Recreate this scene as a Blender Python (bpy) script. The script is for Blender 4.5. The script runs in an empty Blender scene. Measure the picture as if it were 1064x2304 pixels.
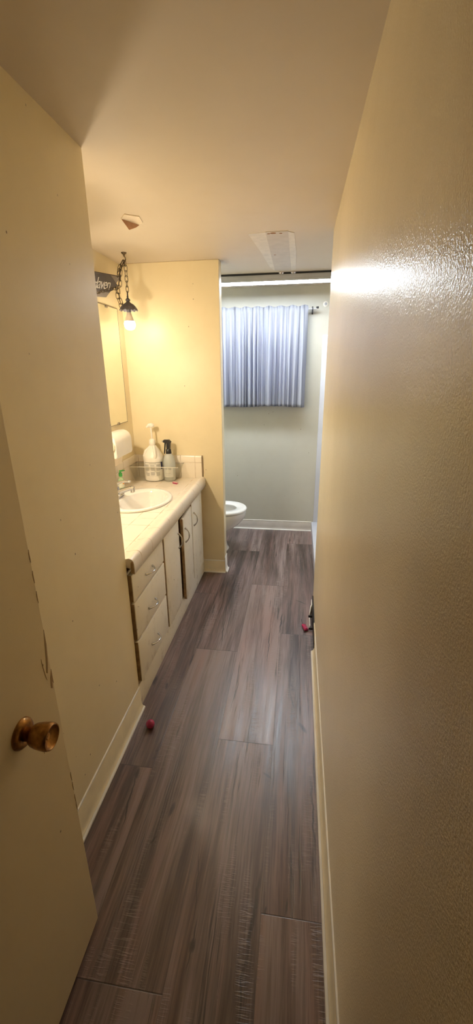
import bpy, bmesh, math, random
from mathutils import Vector, Matrix
random.seed(7)
PI = math.pi
COL = bpy.context.scene.collection

# ---------------------------------------------------------------- dimensions
H = 2.312                       # ceiling
XL, YA = -0.734, 1.588          # left wall face, its far corner
XA = -1.257                     # wall behind the vanity
YS, XS, TS = 3.104, -0.556, 0.085   # partition face, its free end, thickness
YB = 4.144                      # back wall
XR, YR = 0.154, 2.62            # right wall face, its far end
HC = 0.815                      # counter top

# ---------------------------------------------------------------- materials
class NT:
    def __init__(s, name):
        s.m = bpy.data.materials.new(name); s.m.use_nodes = True
        s.t = s.m.node_tree; s.b = s.t.nodes['Principled BSDF']
    def n(s, ty, **kw):
        nd = s.t.nodes.new(ty)
        for k, v in kw.items(): setattr(nd, k, v)
        return nd
    def put(s, sock, v):
        if isinstance(v, bpy.types.NodeSocket): s.t.links.new(v, sock)
        else: sock.default_value = v
    def math(s, op, a, b=0.0, c=0.0, clamp=False):
        nd = s.n('ShaderNodeMath', operation=op); nd.use_clamp = clamp
        s.put(nd.inputs[0], a); s.put(nd.inputs[1], b); s.put(nd.inputs[2], c)
        return nd.outputs[0]
    def coord(s):
        return s.n('ShaderNodeTexCoord').outputs['Object']
    def geo(s):
        return s.n('ShaderNodeNewGeometry').outputs['Position']
    def scale(s, v, sc, loc=(0, 0, 0)):
        nd = s.n('ShaderNodeMapping'); s.put(nd.inputs[0], v)
        nd.inputs['Scale'].default_value = sc; nd.inputs['Location'].default_value = loc
        return nd.outputs[0]
    def noise(s, v, sc, det=3, rough=.5, dist=0):
        nd = s.n('ShaderNodeTexNoise'); s.put(nd.inputs['Vector'], v)
        nd.inputs['Scale'].default_value = sc; nd.inputs['Detail'].default_value = det
        nd.inputs['Roughness'].default_value = rough; nd.inputs['Distortion'].default_value = dist
        return nd.outputs['Fac']
    def ramp(s, f, stops, interp='LINEAR'):
        nd = s.n('ShaderNodeValToRGB'); s.put(nd.inputs[0], f); r = nd.color_ramp; r.interpolation = interp
        while len(r.elements) < len(stops): r.elements.new(.5)
        for e, (p, c) in zip(r.elements, stops):
            e.position = p; e.color = c if len(c) == 4 else (*c, 1)
        return nd.outputs[0]
    def rng(s, f, a, b, c=0., d=1.):
        nd = s.n('ShaderNodeMapRange'); s.put(nd.inputs[0], f)
        for i, x in enumerate((a, b, c, d)): nd.inputs[i + 1].default_value = x
        return nd.outputs[0]
    def mix(s, f, a, b, mode='MIX'):
        nd = s.n('ShaderNodeMix', data_type='RGBA', blend_type=mode)
        s.put(nd.inputs[0], f)
        s.put(nd.inputs[6], (*a, 1) if isinstance(a, tuple) and len(a) == 3 else a)
        s.put(nd.inputs[7], (*b, 1) if isinstance(b, tuple) and len(b) == 3 else b)
        return nd.outputs[2]
    def bump(s, h, strength, dist):
        nd = s.n('ShaderNodeBump'); s.put(nd.inputs['Height'], h)
        nd.inputs['Strength'].default_value = strength; nd.inputs['Distance'].default_value = dist
        s.t.links.new(nd.outputs[0], s.b.inputs['Normal'])
    def sep(s, v):
        nd = s.n('ShaderNodeSeparateXYZ'); s.put(nd.inputs[0], v); return nd.outputs
    def comb(s, x, y, z=0.):
        nd = s.n('ShaderNodeCombineXYZ'); s.put(nd.inputs[0], x); s.put(nd.inputs[1], y); s.put(nd.inputs[2], z)
        return nd.outputs[0]
    def set(s, **kw):
        for k, v in kw.items():
            k = {'color': 'Base Color', 'rough': 'Roughness', 'metal': 'Metallic', 'ior': 'IOR', 'trans': 'Transmission Weight',
                 'alpha': 'Alpha', 'spec': 'Specular IOR Level', 'coat': 'Coat Weight', 'coatr': 'Coat Roughness',
                 'emit': 'Emission Color', 'estr': 'Emission Strength', 'sheen': 'Sheen Weight', 'sss': 'Subsurface Weight'}[k]
            if isinstance(v, tuple) and len(v) == 3: v = (*v, 1)
            s.put(s.b.inputs[k], v)
        return s

def simple(name, color, rough=.5, metal=0., var=.06, vs=12., bump=0., bs=150., **kw):
    t = NT(name); c = t.geo()
    f = t.noise(c, vs, 4)
    lo = tuple(x * (1 - var) for x in color); hi = tuple(min(1, x * (1 + var)) for x in color)
    t.set(color=t.mix(t.rng(f, .3, .7), lo, hi), rough=rough, metal=metal, **kw)
    if bump: t.bump(t.noise(c, bs, 2), bump, .001)
    return t.m

def wall_paint(name, base, peel=.35, rough=.3, specks=True, pdist=.0012):
    t = NT(name); c = t.geo()
    big = t.noise(c, 1.7, 4, .55); fine = t.noise(c, 14, 3)
    col = t.mix(t.rng(big, .3, .7), tuple(x * .95 for x in base), tuple(min(1, x * 1.04) for x in base))
    col = t.mix(t.math('MULTIPLY', t.rng(fine, .45, .8), .10), col, (base[0] * .8, base[1] * .72, base[2] * .6))
    if specks:                       # small brown flecks stuck in the paint
        v = t.n('ShaderNodeTexVoronoi'); t.put(v.inputs['Vector'], t.scale(c, (1, 1, .7))); v.inputs['Scale'].default_value = 22
        d = t.rng(v.outputs['Distance'], .032, .075, 1, 0)
        sel = t.math('GREATER_THAN', t.sep(v.outputs['Color'])[0], .74)
        sz = t.math('GREATER_THAN', t.noise(c, 2.3, 2), .47)
        col = t.mix(t.math('MULTIPLY', t.math('MULTIPLY', d, sel), t.math('MULTIPLY', sz, .9)), col, (.13, .07, .03))
    h = t.math('ADD', t.noise(c, 290, 2, .5), t.math('MULTIPLY', t.noise(c, 90, 2), .35))
    t.set(color=col, rough=rough, spec=.42)
    t.bump(h, peel, pdist)
    return t.m

CREAM = (.86, .745, .50)
M = {}
M['wall'] = wall_paint('cream_wall_paint', CREAM, .7, .23, True, .0013)
M['wall_plain'] = wall_paint('cream_wall_paint_plain', CREAM, .15, .38, True)
M['wall_back'] = wall_paint('cream_wall_paint_darkened', (.58, .56, .475), .15, .42, True)  # same paint as the other walls, darkened to offset the strip light
M['door'] = wall_paint('tan_door_paint', (.76, .64, .42), .12, .40, True)
M['trim'] = simple('cream_base_trim', (.87, .77, .56), .35)
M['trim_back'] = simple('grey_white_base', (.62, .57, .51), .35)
M['base_edge'] = simple('white_edge', (.86, .83, .76), .35)
M['white_gloss'] = simple('white_porcelain', (.88, .86, .82), .10, 0, .02, coat=.3)
M['white_plastic'] = simple('white_plastic', (.90, .86, .78), .30, 0, .02)
M['panel'] = simple('glossy_white_panel', (.66, .68, .74), .22, 0, .02)
M['chrome'] = simple('chrome', (.56, .56, .57), .10, 1)
M['satin'] = simple('worn_steel', (.52, .49, .44), .25, 1)
M['dark_metal'] = simple('aged_bronze', (.10, .075, .045), .38, .85, .25, 60)
M['shade_metal'] = simple('pewter_shade', (.13, .125, .14), .50, .5, .25, 60)
M['brass'] = simple('aged_brass', (.36, .19, .065), .30, 1, .45, 70)
M['brass_light'] = simple('rubbed_brass', (.55, .33, .13), .28, 1, .3, 70)
M['black'] = simple('black_plastic', (.012, .012, .014), .35)
M['mastic'] = simple('black_mastic', (.012, .009, .008), .7, 0, .3, 40, .6, 80)
M['gap'] = simple('bare_brown_wood', (.40, .27, .14), .7, 0, .3, 30)
M['shaded_inside'] = simple('cupboard_shade', (.03, .02, .012), .9)  # near-black colour paints in the shade inside the cupboard
M['paper'] = simple('brown_paper_face', (.52, .30, .19), .9, 0, .12, 40)
M['plaster'] = simple('white_plaster', (.80, .70, .56), .9, 0, .06, 40)
M['pink'] = simple('magenta_plastic', (.42, .03, .11), .25)
M['pink_pale'] = simple('pale_pink_film', (.80, .42, .42), .4)
M['thread'] = simple('dark_thread', (.05, .04, .04), .8)
M['green'] = simple('green_cap', (.08, .50, .12), .35)
M['navy'] = simple('navy_label', (.02, .02, .09), .4)
M['sign_light'] = simple('taupe_sign', (.30, .27, .25), .75, 0, .08)
M['sign_dark'] = simple('slate_sign', (.13, .12, .125), .75, 0, .1)
M['lettering'] = simple('white_lettering', (.85, .84, .82), .5)
M['silver_line'] = simple('dull_mirror_edge', (.22, .19, .15), .4, .6)
M['tissue'] = simple('paper_roll', (.88, .76, .58), .9, 0, .03)
M['housing'] = simple('grey_housing', (.45, .45, .46), .4)
M['window_frame'] = simple('aluminium_frame', (.6, .6, .62), .35, .7)
M['mirror'] = NT('mirror_glass').set(color=(.86, .87, .80), rough=.02, metal=1.).m
M['glass'] = NT('clear_glass').set(color=(.95, .97, 1.), rough=.02, trans=1., ior=1.01).m
M['shiny'] = simple('polished_clip', (.85, .83, .88), .12, 1)

def emission(name, col, st):
    t = NT(name); t.set(color=(.9, .9, .9), emit=col, estr=st, rough=.4); return t.m
M['bulb'] = emission('lit_bulb', (1., .83, .60), 56.)
M['bulb_b'] = emission('lit_bulb_stronger', (1., .83, .60), 440.)
M['tube'] = emission('lit_diffuser', (.82, .91, 1.), 62. * .95)

def ceiling_mat():
    t = NT('ceiling_paint'); c = t.geo()
    big = t.noise(c, 1.3, 4, .55); fine = t.noise(c, 9, 3)
    b = (.66, .57, .45)
    col = t.mix(t.rng(big, .3, .7), tuple(x * .96 for x in b), tuple(x * 1.04 for x in b))
    col = t.mix(t.math('MULTIPLY', t.rng(fine, .5, .8), .12), col, (.6, .47, .3))
    v = t.n('ShaderNodeTexVoronoi'); t.put(v.inputs['Vector'], c); v.inputs['Scale'].default_value = 3.1
    d = t.rng(v.outputs['Distance'], .02, .03, 1, 0)
    col = t.mix(t.math('MULTIPLY', d, .6), col, (.25, .13, .06))
    t.set(color=col, rough=.55); t.bump(t.noise(c, 40, 3), .12, .002)
    return t.m
M['ceiling'] = ceiling_mat()
M['patch'] = simple('greyer_ceiling_patch', (.60, .53, .44), .5, 0, .06, 20)
M['smear'] = simple('plaster_smear', (.74, .67, .56), .5, 0, .08, 25)

MARKS = [(-0.254, 0.723, 0.064, 0.0, 0.0022),
        (-0.253, 0.72, 0.018, 0.056, 0.01),
        (-0.079, 0.818, 0.137, 0.113, 0.007),
        (-0.098, 0.638, 0.051, -0.019, 0.003),
        (-0.609, 1.127, 0.142, -0.123, 0.0035),
        (-0.617, 1.233, 0.025, -0.1, 0.011),
        (-0.277, 0.889, 0.12, -0.124, 0.0018),
        (-0.429, 1.104, 0.029, 0.086, 0.008),
        (-0.073, 1.296, 0.013, -1.28, 0.01),
        (0.079, 1.565, 0.03, -0.617, 0.012),
        (-0.724, 1.781, 0.038, -0.132, 0.009),
        (-0.647, 1.748, 0.028, -0.089, 0.007),
        (0.028, 1.721, 0.06, -0.133, 0.004),
        (-0.567, 1.974, 0.06, 0.0, 0.006),
        (0.076, 2.701, 0.026, -1.538, 0.009),
        (-0.462, 0.987, 0.016, 0.313, 0.004),
        (-0.431, 2.272, 0.133, -0.086, 0.0035),
        (-0.06, 2.418, 0.118, 0.047, 0.006),
        (-0.045, 0.833, 0.012, 0.174, 0.004),
        (0.022, 0.853, 0.025, 0.204, 0.004),
        (0.116, 1.149, 0.182, -0.025, 0.004),
        (-0.124, 2.195, 0.223, -0.004, 0.003)]
def floor_mat():
    t = NT('vinyl_plank_floor'); p = t.geo(); X, Y, Z = t.sep(p)[:3]
    W, L = .2525, 1.475
    u = t.math('DIVIDE', t.math('ADD', X, .5615), W); row = t.math('FLOOR', u); fu = t.math('FRACT', u)
    off = t.math('MULTIPLY', t.math('FRACT', t.math('MULTIPLY', row, .377)), L)
    fixed = 0.
    for k, o in ((-1, 1.265), (0, .608), (1, 1.448), (2, .825)):
        hit = t.math('COMPARE', row, float(k), .1)
        off = t.math('ADD', t.math('MULTIPLY', off, t.math('SUBTRACT', 1., hit)), t.math('MULTIPLY', hit, o))
    v = t.math('DIVIDE', t.math('SUBTRACT', Y, off), L); k = t.math('FLOOR', v); fv = t.math('FRACT', v)
    wn = t.n('ShaderNodeTexWhiteNoise', noise_dimensions='2D'); t.put(wn.inputs['Vector'], t.comb(row, k))
    rnd = wn.outputs['Value']; rc = t.sep(wn.outputs['Color'])
    # local coords jump from board to board
    ox = t.math('ADD', X, t.math('MULTIPLY', rc[0], 7.)); oy = t.math('ADD', Y, t.math('MULTIPLY', rc[1], 9.))
    q = t.comb(ox, oy, t.math('MULTIPLY', rnd, 5.))
    warp = t.noise(t.scale(q, (6, 1.4, 1)), 1., 3)
    wx = t.comb(t.math('ADD', ox, t.math('MULTIPLY', warp, .035)), oy, rnd)
    g1 = t.noise(t.scale(wx, (150, 4.5, 1)), 1., 5, .65)
    g2 = t.noise(t.scale(wx, (30, 1.3, 1)), 1., 4, .6)
    g3 = t.noise(t.scale(wx, (9, .7, 1)), 1., 3, .5)
    f = t.math('ADD', t.math('MULTIPLY', g1, .42), t.math('ADD', t.math('MULTIPLY', g2, .46), t.math('SUBTRACT', t.math('MULTIPLY', g3, .55), .14)))
    f = t.math('ADD', f, t.math('MULTIPLY', t.math('SUBTRACT', rnd, .5), .10))
    col = t.ramp(f, [(.40, (.035, .020, .018)), (.50, (.096, .060, .053)), (.58, (.165, .110, .099)), (.70, (.27, .195, .180))])
    # warmer and greyer streaks
    hue = t.noise(t.scale(wx, (14, .9, 1), (3, 7, 1)), 1., 2)
    col = t.mix(t.math('MULTIPLY', t.rng(hue, .45, .7), .45), col, t.mix(1., col, (1.25, .90, .78), 'MULTIPLY'))
    # cathedral figure
    wv = t.n('ShaderNodeTexWave', wave_type='RINGS', rings_direction='Z'); t.put(wv.inputs['Vector'], t.scale(q, (9, 1.1, 0)))
    wv.inputs['Scale'].default_value = 3.2; wv.inputs['Distortion'].default_value = 7; wv.inputs['Detail'].default_value = 3; wv.inputs['Detail Scale'].default_value = 1.2
    fig = t.rng(t.noise(t.scale(q, (7, 1.1, 1), (5, 1, 0)), 1., 2), .50, .62)
    col = t.mix(t.math('MULTIPLY', t.math('MULTIPLY', wv.outputs['Fac'], fig), .35), col, (.25, .20, .19))
    # short pale saw marks across the grain
    saw = t.noise(t.scale(q, (22, 260, 1)), 1., 2); sm = t.rng(t.noise(t.scale(q, (16, 2.0, 1), (1, 9, 0)), 1., 2), .54, .63)
    sawm = t.math('MULTIPLY', t.rng(saw, .52, .62), sm)
    col = t.mix(t.math('MULTIPLY', sawm, .38), col, (.33, .27, .24))
    # dark checks along the grain, and knots
    ck = t.noise(t.scale(wx, (60, 1.6, 1), (9, 3, 2)), 1., 4, .7); cm = t.rng(t.noise(t.scale(q, (8, 1.3, 1), (2, 5, 0)), 1., 2), .50, .585)
    cr = t.math('MULTIPLY', t.rng(ck, .555, .63), cm)
    col = t.mix(t.math('MULTIPLY', cr, .85), col, (.012, .008, .007))
    vo = t.n('ShaderNodeTexVoronoi'); t.put(vo.inputs['Vector'], t.scale(q, (4.6, 1.6, 0))); vo.inputs['Scale'].default_value = 1.3
    kn = t.math('MULTIPLY', t.rng(vo.outputs['Distance'], .02, .12, 1, 0), t.math('GREATER_THAN', t.sep(vo.outputs['Color'])[1], .35))
    kn = t.math('MULTIPLY', kn, t.rng(t.noise(q, 60, 2), .4, .6))
    col = t.mix(t.math('MULTIPLY', kn, .8), col, (.018, .012, .011))
    # individual dark checks and knots of the printed boards
    wob = t.math('MULTIPLY', t.math('SUBTRACT', t.noise(t.scale(p, (3, 14, 1)), 1., 3), .5), .022)
    edge = t.math('MULTIPLY', t.math('SUBTRACT', t.noise(t.scale(p, (220, 18, 1)), 1., 3), .5), 1.6)
    tot = None
    for x0, y0, hl, sl, w in MARKS:
        dy = t.math('SUBTRACT', Y, y0)
        dx = t.math('SUBTRACT', t.math('SUBTRACT', t.math('ADD', X, wob), x0), t.math('MULTIPLY', dy, sl))
        d = t.math('ADD', t.math('POWER', t.math('ABSOLUTE', t.math('DIVIDE', dx, w)), 2.), t.math('POWER', t.math('ABSOLUTE', t.math('DIVIDE', dy, max(hl, .012))), 2.))
        mk = t.rng(t.math('ADD', d, edge), .2, 1.3, .85, 0)
        tot = mk if tot is None else t.math('MAXIMUM', tot, mk)
    col = t.mix(tot, col, (.014, .009, .008))
    # seams
    e1 = t.math('MINIMUM', fu, t.math('SUBTRACT', 1., fu)); e2 = t.math('MINIMUM', fv, t.math('SUBTRACT', 1., fv))
    s1 = t.rng(e1, .002, .007, 1, 0); s2 = t.rng(e2, .0006, .0015, 1, 0)
    seam = t.math('MAXIMUM', t.math('MULTIPLY', s1, .55), s2)
    col = t.mix(t.math('MULTIPLY', seam, .75), col, (.012, .009, .008))
    t.set(color=col, rough=t.rng(g2, .3, .7, .29, .44), spec=.95)
    t.bump(t.math('SUBTRACT', t.math('ADD', t.math('MULTIPLY', g1, .6), sawm), t.math('ADD', seam, cr)), .35, .0012)
    return t.m
M['floor'] = floor_mat()

def tile_mat(name, ax, org, w, base=(.88, .80, .68), grout=(.42, .30, .18), gw=.026):
    """glazed tile: ax = the two world axes of the face, org and w = first joint and pitch on each"""
    t = NT(name); p = t.geo(); s = t.sep(p); e = None
    for a, o, k in zip(ax, org, w):
        if k is None: continue
        f = t.math('FRACT', t.math('DIVIDE', t.math('SUBTRACT', s['XYZ'.index(a)], o), k))
        d = t.math('MULTIPLY', t.math('MINIMUM', f, t.math('SUBTRACT', 1., f)), k / .109)
        e = d if e is None else t.math('MINIMUM', e, d)
    g = t.rng(e, gw * .5, gw, 1, 0)
    st = t.rng(t.noise(p, 11, 3), .4, .62, .35, 1.)
    col = t.mix(t.math('MULTIPLY', g, st), t.mix(t.rng(t.noise(p, 5, 3), .3, .7), tuple(x * .97 for x in base), base), grout)
    t.set(color=col, rough=t.math('ADD', t.math('MULTIPLY', g, .5), .16)); t.bump(t.math('SUBTRACT', 0., g), .5, .001)
    return t.m
M['tile_top'] = tile_mat('counter_tile', 'XY', (-1.115, 1.818), (.1095, .1095))
M['tile_nose'] = tile_mat('nose_tile', 'Y', (1.837,), (.149,), gw=.034)
M['tile_bx'] = tile_mat('splash_tile_x', 'XZ', (-1.232, .937), (.1145, .125))
M['tile_by'] = tile_mat('splash_tile_y', 'YZ', (3.06, .937), (.1145, .125))

def cabinet_mat():
    t = NT('cream_cabinet_paint'); p = t.geo(); z = t.sep(p)[2]
    b = (.92, .86, .72)
    col = t.mix(t.rng(t.noise(p, 4, 4), .3, .7), tuple(x * .95 for x in b), b)
    dirt = t.math('MULTIPLY', t.rng(t.noise(t.scale(p, (1, 1, .6)), 17, 5, .7), .56, .76), t.rng(z, .05, .62, .75, .10))
    col = t.mix(dirt, col, (.34, .22, .11))
    chip = t.math('MULTIPLY', t.rng(t.noise(p, 55, 3, .6), .70, .73), .8)
    col = t.mix(chip, col, (.16, .09, .04))
    t.set(color=col, rough=.38); t.bump(t.noise(p, 120, 2), .15, .001); return t.m
M['cabinet'] = cabinet_mat()

def curtain_mat():
    t = NT('white_curtain_cloth'); p = t.geo(); x = t.sep(p)
    st = t.noise(t.scale(p, (50, 1, .5)), 1., 3)
    col = t.mix(t.rng(st, .53, .60), (.55, .555, .59), (.26, .26, .285))
    t.set(color=col, rough=.9)
    tr = t.n('ShaderNodeBsdfTranslucent'); t.put(tr.inputs[0], (.27, .37, .62, 1))
    mx = t.n('ShaderNodeMixShader'); mx.inputs[0].default_value = .42
    out = t.t.nodes['Material Output']
    t.t.links.new(t.b.outputs[0], mx.inputs[1]); t.t.links.new(tr.outputs[0], mx.inputs[2]); t.t.links.new(mx.outputs[0], out.inputs[0])
    t.bump(t.noise(t.scale(p, (30, 30, 200)), 1., 2), .2, .001)
    return t.m
M['curtain'] = curtain_mat()

def clear_plastic(name, col, mixf):
    t = NT(name); t.set(color=col, rough=.18)
    tr = t.n('ShaderNodeBsdfTransparent'); tr.inputs[0].default_value = (.97, .97, .95, 1)
    mx = t.n('ShaderNodeMixShader'); mx.inputs[0].default_value = mixf
    out = t.t.nodes['Material Output']
    t.t.links.new(tr.outputs[0], mx.inputs[1]); t.t.links.new(t.b.outputs[0], mx.inputs[2]); t.t.links.new(mx.outputs[0], out.inputs[0])
    return t.m
M['clear'] = clear_plastic('clear_bin_plastic', (.95, .90, .80), .08)
M['clear_rim'] = clear_plastic('clear_rim_plastic', (.92, .88, .80), .60)
M['bottle'] = clear_plastic('frosted_bottle', (.62, .66, .64), .72)
M['gel'] = clear_plastic('pale_green_gel', (.55, .72, .45), .75)

# ---------------------------------------------------------------- mesh helpers
def bm_(): return bmesh.new()
def box(bm, a, b, bev=0.):
    r = bmesh.ops.create_cube(bm, size=1.)
    vs = r['verts']
    for v in vs:
        v.co = Vector([a[i] + (v.co[i] + .5) * (b[i] - a[i]) for i in range(3)])
    if bev:
        es = list({e for v in vs for e in v.link_edges})
        bmesh.ops.bevel(bm, geom=es, offset=bev, segments=2, affect='EDGES', profile=.5)
    return bm
def prism(bm, pts, axis, a, b):
    """extrude a 2-D outline along an axis; pts are the two other coordinates in xyz order"""
    def P(p, t):
        l = list(p); l.insert('xyz'.index(axis), t); return Vector(l)
    A = [bm.verts.new(P(p, a)) for p in pts]; B = [bm.verts.new(P(p, b)) for p in pts]
    n = len(pts); bm.faces.new(A); bm.faces.new(B[::-1])
    for i in range(n): bm.faces.new((A[i], A[(i + 1) % n], B[(i + 1) % n], B[i]))
    return bm
def frame_of(d):
    d = d.normalized(); up = Vector((0, 0, 1)) if abs(d.z) < .9 else Vector((1, 0, 0))
    a = d.cross(up).normalized(); return a, d.cross(a).normalized()
def tube(bm, path, r, seg=10, closed=False, cap=True):
    path = [Vector(p) for p in path]; n = len(path); rings = []
    rr = r if isinstance(r, (list, tuple)) else [r] * n
    a = None
    for i, p in enumerate(path):
        if closed: d = path[(i + 1) % n] - path[i - 1]
        else: d = path[min(i + 1, n - 1)] - path[max(i - 1, 0)]
        d.normalize()
        if a is None: a, _ = frame_of(d)
        else: a = (a - d * a.dot(d)).normalized()
        b = d.cross(a)
        rings.append([bm.verts.new(p + (a * math.cos(2 * PI * k / seg) + b * math.sin(2 * PI * k / seg)) * rr[i]) for k in range(seg)])
    for i in range(n if closed else n - 1):
        A, B = rings[i], rings[(i + 1) % n]
        for k in range(seg): bm.faces.new((A[k], A[(k + 1) % seg], B[(k + 1) % seg], B[k]))
    if cap and not closed: bm.faces.new(rings[0][::-1]); bm.faces.new(rings[-1])
    return bm
def lathe(bm, prof, c=(0, 0, 0), seg=32, sx=1., sy=1., axis='z', cap=True, wob=None):
    c = Vector(c); rings = []
    for i, (r, z) in enumerate(prof):
        ring = []
        for k in range(seg):
            t = 2 * PI * k / seg; rr, zz = r, z
            if wob: rr, zz = wob(r, z, t, i)
            x, y = rr * math.cos(t) * sx, rr * math.sin(t) * sy
            v = {'z': (x, y, zz), 'x': (zz, x, y), 'y': (x, zz, y)}[axis]
            ring.append(bm.verts.new(c + Vector(v)))
        rings.append(ring)
    for A, B in zip(rings, rings[1:]):
        for k in range(seg): bm.faces.new((A[k], A[(k + 1) % seg], B[(k + 1) % seg], B[k]))
    if cap:
        for R, z in ((rings[0], 0), (rings[-1], 1)):
            if (R[0].co - R[seg // 2].co).length > 1e-5: bm.faces.new(R if z else R[::-1])
    return bm
def obj(name, bm, mat, parent=None, smooth=True, ang=40):
    bmesh.ops.remove_doubles(bm, verts=bm.verts, dist=1e-6)
    bmesh.ops.recalc_face_normals(bm, faces=bm.faces)
    me = bpy.data.meshes.new(name); bm.to_mesh(me); bm.free()
    me.materials.append(M[mat] if isinstance(mat, str) else mat)
    if smooth:
        for p in me.polygons: p.use_smooth = True
        try: me.set_sharp_from_angle(angle=math.radians(ang))
        except Exception: pass
    o = bpy.data.objects.new(name, me); COL.objects.link(o)
    if parent:
        o.parent = parent
        wl = Vector(parent.location); q = parent.parent
        while q: wl += q.location; q = q.parent
        for v in me.vertices: v.co -= wl      # world-built mesh under an empty at its thing's base
    return o
def tag(o, label, cat, group=None):
    o['label'] = label; o['category'] = cat
    if group: o['group'] = group
    return o
def thing(name, label, cat, loc, group=None):
    o = bpy.data.objects.new(name, None); COL.objects.link(o); o.location = loc; o.empty_display_size = .05
    return tag(o, label, cat, group)
def struct(name, bm, mat, parent=None, **k):
    o = obj(name, bm, mat, parent, **k)
    if not parent: o['kind'] = 'structure'
    return o

# ---------------------------------------------------------------- shell
struct('floor', box(bm_(), (-1.4, -1.7, -.05), (1.1, 4.3, 0)), 'floor', smooth=False)
ceil = struct('ceiling', box(bm_(), (-1.4, -1.7, H), (1.1, 4.3, H + .06)), 'ceiling', smooth=False)
struct('wall_left', prism(bm_(), [(XL, -.12), (XL, YA), (XA - .1, YA), (XA - .1, YA - .11), (XL - .11, YA - .11), (XL - .11, -.12)], 'z', 0, H), 'wall_plain', smooth=False)
struct('wall_alcove', box(bm_(), (XA - .1, YA, 0), (XA, YS, H)), 'wall_plain', smooth=False)
struct('wall_partition', box(bm_(), (XA - .1, YS, 0), (XS, YS + TS, H), .004), 'wall_plain', smooth=False)
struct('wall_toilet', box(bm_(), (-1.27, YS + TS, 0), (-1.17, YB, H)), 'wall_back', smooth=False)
struct('wall_right', prism(bm_(), [(XR, -1.6), (XR, YR - .012), (XR + .004, YR - .003), (XR + .014, YR), (1.0, YR), (1.0, YR - .1), (XR + .1, YR - .1), (XR + .1, -1.6)], 'z', 0, H), 'wall', smooth=False)
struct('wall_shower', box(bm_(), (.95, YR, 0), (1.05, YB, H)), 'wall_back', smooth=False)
# back wall with the window opening
WX0, WX1, WZ0, WZ1 = -1.00, -.03, 1.44, 2.05
b = bm_()
for a, c in (((-1.27, YB, 0), (1.05, YB + .12, WZ0)), ((-1.27, YB, WZ1), (1.05, YB + .12, H)),
             ((-1.27, YB, WZ0), (WX0, YB + .12, WZ1)), ((WX1, YB, WZ0), (1.05, YB + .12, WZ1))):
    box(b, a, c)
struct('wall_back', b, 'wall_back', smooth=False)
b = bm_()
for a, c in (((WX0, WZ0), (WX1, WZ0 + .03)), ((WX0, WZ1 - .03), (WX1, WZ1)), ((WX0, WZ0), (WX0 + .03, WZ1)), ((WX1 - .03, WZ0), (WX1, WZ1)), ((-.53, WZ0), (-.50, WZ1))):
    box(b, (a[0], YB + .07, a[1]), (c[0], YB + .11, c[1]), .003)
win = struct('window_1', b, 'window_frame')
struct('window_pane', box(bm_(), (WX0 + .02, YB + .088, WZ0 + .02), (WX1 - .02, YB + .092, WZ1 - .02)), 'glass', win, smooth=False)
# hallway behind the camera and the doorway the camera stands in
b = bm_(); box(b, (XL - .11, -.12, 0), (-.605, 0, H)); box(b, (-.605, -.12, 2.06), (XR, 0, H))
struct('wall_front', b, 'wall_plain', smooth=False)
b = bm_(); box(b, (-1.4, -1.7, 0), (.3, -1.6, H)); box(b, (-1.4, -1.6, 0), (-1.3, -.12, H)); box(b, (-1.3, -.2, 0), (XL - .11, -.12, H))
struct('wall_hall', b, simple('darkened_hall_wall', (.22, .15, .09), .6), smooth=False)  # hall colour unknown, darkened to cut bounce onto the near floor

# cove baseboards
def cove(h=.115, toe=.015, t=.004):
    return [(0, 0), (toe, 0), (toe, .004), (toe * .72, .008), (toe * .45, .016), (t, .032), (t, h - .003), (t * .5, h), (0, h)]
def cove_run(name, p0, p1, nrm, mat='trim', edge='base_edge', h=.115, toe=.015):
    p0, p1, nrm = Vector(p0), Vector(p1), Vector(nrm); d = (p1 - p0)
    b = bm_(); pr = cove(h, toe)
    A = [b.verts.new(p0 + nrm * x + Vector((0, 0, z))) for x, z in pr]; B = [b.verts.new(p1 + nrm * x + Vector((0, 0, z))) for x, z in pr]
    n = len(pr); b.faces.new(A); b.faces.new(B[::-1])
    for i in range(n): b.faces.new((A[i], A[(i + 1) % n], B[(i + 1) % n], B[i]))
    o = struct(name, b, mat)
    b = bm_(); q = [(toe + .001, 0), (toe + .003, .0), (toe + .002, .006), (toe * .72 + .001, .010), (toe * .72, .009), (toe, .005)]
    for q in (q, [(.0, h), (.0, h + .003), (.0045, h + .0005), (.0052, h - .005), (.0042, h - .005)]):
        A = [b.verts.new(p0 + nrm * x + Vector((0, 0, z))) for x, z in q]; B = [b.verts.new(p1 + nrm * x + Vector((0, 0, z))) for x, z in q]
        n = len(q); b.faces.new(A); b.faces.new(B[::-1])
        for i in range(n): b.faces.new((A[i], A[(i + 1) % n], B[(i + 1) % n], B[i]))
    struct('caulk_edge', b, edge, o)
    return o
cove_run('baseboard_left', (XL, 0, 0), (XL, YA + .002, 0), (1, 0, 0), h=.125, toe=.02)
cove_run('baseboard_right', (XR, -1.6, 0), (XR, 2.14, 0), (-1, 0, 0), h=.115, toe=.02)
cove_run('baseboard_partition', (XA + .52, YS, 0), (XS + .004, YS, 0), (0, -1, 0), h=.108, toe=.018)
cove_run('baseboard_end', (XS, YS - .004, 0), (XS, YS + TS, 0), (1, 0, 0), 'base_edge', h=.135, toe=.018)
cove_run('baseboard_back', (-1.17, YB, 0), (.183, YB, 0), (0, -1, 0), 'trim_back', h=.10)

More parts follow.
